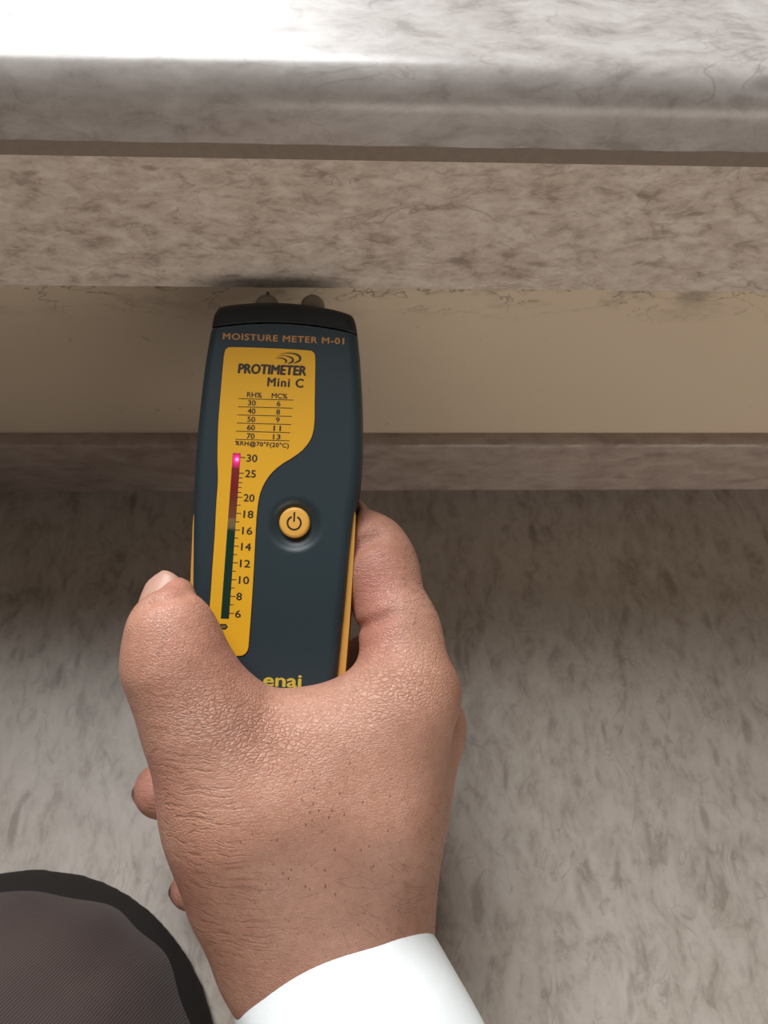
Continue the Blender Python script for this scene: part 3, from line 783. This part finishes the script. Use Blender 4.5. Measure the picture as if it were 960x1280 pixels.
nail(cc(195, 741, .2490), (0.30, 1, -0.45), (-0.25, 0.35, 1), 0.0078, 0.0066, 0.9, M_NAIL)
wv_ = np.array((-.93, -.28, -.20)); wv_ /= np.linalg.norm(wv_)
nail(cc(203, 988, .308) + wv_ * 0.0106, (-.2, .4, .9), wv_, 0.0066, 0.0066, 0.8, M_NAILD)
nail(cc(238, 1112, .322) + wv_ * 0.0078, (-.2, .4, .9), wv_, 0.0055, 0.0052, 0.8, M_NAILD)

# ------------------------------------------------------------------ sleeve
def loft(name, rings, m, parent, thick=0.0, cap_=False):
    n = len(rings[0]); V = [p for rg in rings for p in rg]; Fc = []
    for i in range(len(rings) - 1):
        for k in range(n):
            k2 = (k + 1) % n; Fc.append((i * n + k, (i + 1) * n + k, (i + 1) * n + k2, i * n + k2))
    o = mesh_obj(name, V, Fc, m, parent)
    if thick: sd = o.modifiers.new('t', 'SOLIDIFY'); sd.thickness = thick; sd.offset = -1
    return o
def cloth_white():
    t = NT('white_cotton'); co = t.n('ShaderNodeTexCoord').outputs['Object']
    wv = t.noise(co, 2200, 2); t.set(Base_Color=(0.86, 0.90, 0.90), Roughness=0.8, Normal=t.bump(t.math('ADD', wv, t.math('MULTIPLY', t.noise(co, 60, 3), 6)), 0.15, 0.0006)); return t.m
M_WHITE = cloth_white()
# cuff opening centre and axis in the camera frame
c0 = cc(420, 1209, .266); c1 = cc(496, 1420, .246)
axv = (c1 - c0) / np.linalg.norm(c1 - c0)
s1 = cc(538, 1178, .262) - cc(300, 1262, .262); s1 -= axv * (s1 @ axv); s1 /= np.linalg.norm(s1); s2 = np.cross(axv, s1)
if s2[2] < 0: s2 = -s2
rings = []; NS = 96
for i in range(40):
    t_ = i / 39; L = t_ * 0.20; c = c0 + axv * L; rg = []
    R1_, R2_ = 0.0332 + 0.021 * t_, 0.0320 + 0.016 * t_
    for k in range(NS):
        a_ = 2 * PI * k / NS
        fold = 0.0007 * math.sin(3 * a_ + 1 + t_ * 5) * min(1, t_ * 5) + 0.0012 * noise.noise(Vector((math.cos(a_) * 1.6, math.sin(a_) * 1.6, L * 30)))
        lip = 0.0 if i else -0.0006
        ca_, sa_ = math.cos(a_), math.sin(a_)
        p = c + s1 * ca_ * (R1_ + fold + lip) + s2 * sa_ * (R2_ + fold + lip) - axv * (0.004 * max(0, sa_) * (1 - t_)) + axv * (0.0035 * ca_ - 0.0025)
        if L > 0.055 and i % 1 == 0: pass
        rg.append(CAM + ROT @ Vector(p))
    rings.append(rg)
sleeve = loft('shirt_sleeve', rings, M_WHITE, person, 0.0011)

# ------------------------------------------------------------------ trousers: knee on the floor, thigh coming back up
def trouser_mat(name, col, col2):
    t = NT(name); co = t.n('ShaderNodeTexCoord').outputs['Object']
    v = t.mapping(co, rot=(0, 0, 0.55))
    wv = t.n('ShaderNodeTexWave', wave_type='BANDS', bands_direction='X'); t.l(v, wv.inputs[0]); wv.inputs['Scale'].default_value = 330; wv.inputs['Distortion'].default_value = 0.6; wv.inputs['Detail'].default_value = 1
    c = t.mix(t.ramp(wv.outputs[0], [(0.3, 0.0), (0.7, 0.8)]), col, col2)
    c = t.mix(t.ramp(t.noise(co, 30, 4), [(0.4, 0.0), (0.7, 0.35)]), c, tuple(x * 0.6 for x in col))
    t.set(Base_Color=c, Roughness=0.75, Normal=t.bump(wv.outputs[0], 0.4, 0.0003)); 
    t.b.inputs['Sheen Weight'].default_value = 0.15
    return t.m
M_TR = trouser_mat('brown_twill', (0.036, 0.021, 0.018), (0.080, 0.052, 0.046))
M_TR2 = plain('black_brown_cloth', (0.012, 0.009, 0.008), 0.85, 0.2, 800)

def leg_sdf(specs, hT, k, wob, name, m, sm=3, floor=0.0006, folds=()):
    P = [(np.array(CAM + ROT @ Vector(cc(*s[0][:3]))), np.array(CAM + ROT @ Vector(cc(*s[1][:3]))), s[0][3], s[1][3]) for s in specs]
    al = np.array([p for q in P for p in (q[0], q[1])]); R_ = max(max(q[2], q[3]) for q in P) + 0.012
    l0 = al.min(0) - R_; l0[2] = max(l0[2], -0.004); h0 = al.max(0) + R_
    Gt = grid(l0, h0, hT); D = None
    for q in P:
        d = capsule(Gt, *q); D = d if D is None else smin(D, d, k)
    if wob: D = wob(D, Gt)
    for fa, fb in folds: D = smax(D, -capsule(Gt, np.array(CAM + ROT @ Vector(cc(*fa))), np.array(CAM + ROT @ Vector(cc(*fb))), 0.0016, 0.0016), 0.006)
    D = smax(D, floor - Gt[2], 0.003)
    V, Q = surface_net(D, l0, hT); V = smooth_verts(V, Q, sm)
    return mesh_obj(name, V, Q, m, person)

def wob1(D, Gt):
    X, Y, Z = Gt
    D = D + 0.0006 * np.sin(60 * X + 25 * Y + 2 * np.sin(40 * Y)) + 0.0004 * np.sin(130 * (Y - 0.6 * X) + 3 * np.sin(35 * X))
    return D
# (px, py, depth, radius m)
leg_sdf([((5, 1388, .300, .072), (-330, 1700, .225, .085)), ((-330, 1700, .225, .085), (-560, 1960, .17, .090)),
         ((5, 1388, .300, .072), (80, 1560, .305, .068))], 0.0022, 0.02, wob1, 'trouser_leg', M_TR, folds=[((85, 1128, .281), (100, 1165, .262)), ((100, 1165, .262), (140, 1225, .252)), ((140, 1225, .252), (200, 1290, .258)), ((-20, 1165, .258), (60, 1180, .253)), ((0, 1215, .243), (80, 1262, .238))])
leg_sdf([((15, 1388, .318, .089), (90, 1640, .318, .064)), ((90, 1640, .318, .064), (60, 2050, .330, .056))], 0.0028, 0.02, None, 'trouser_dark_fold', M_TR2)['label'] = 'near black lower edge of the trouser leg'  # separate near black layer round the lower edge of the knee
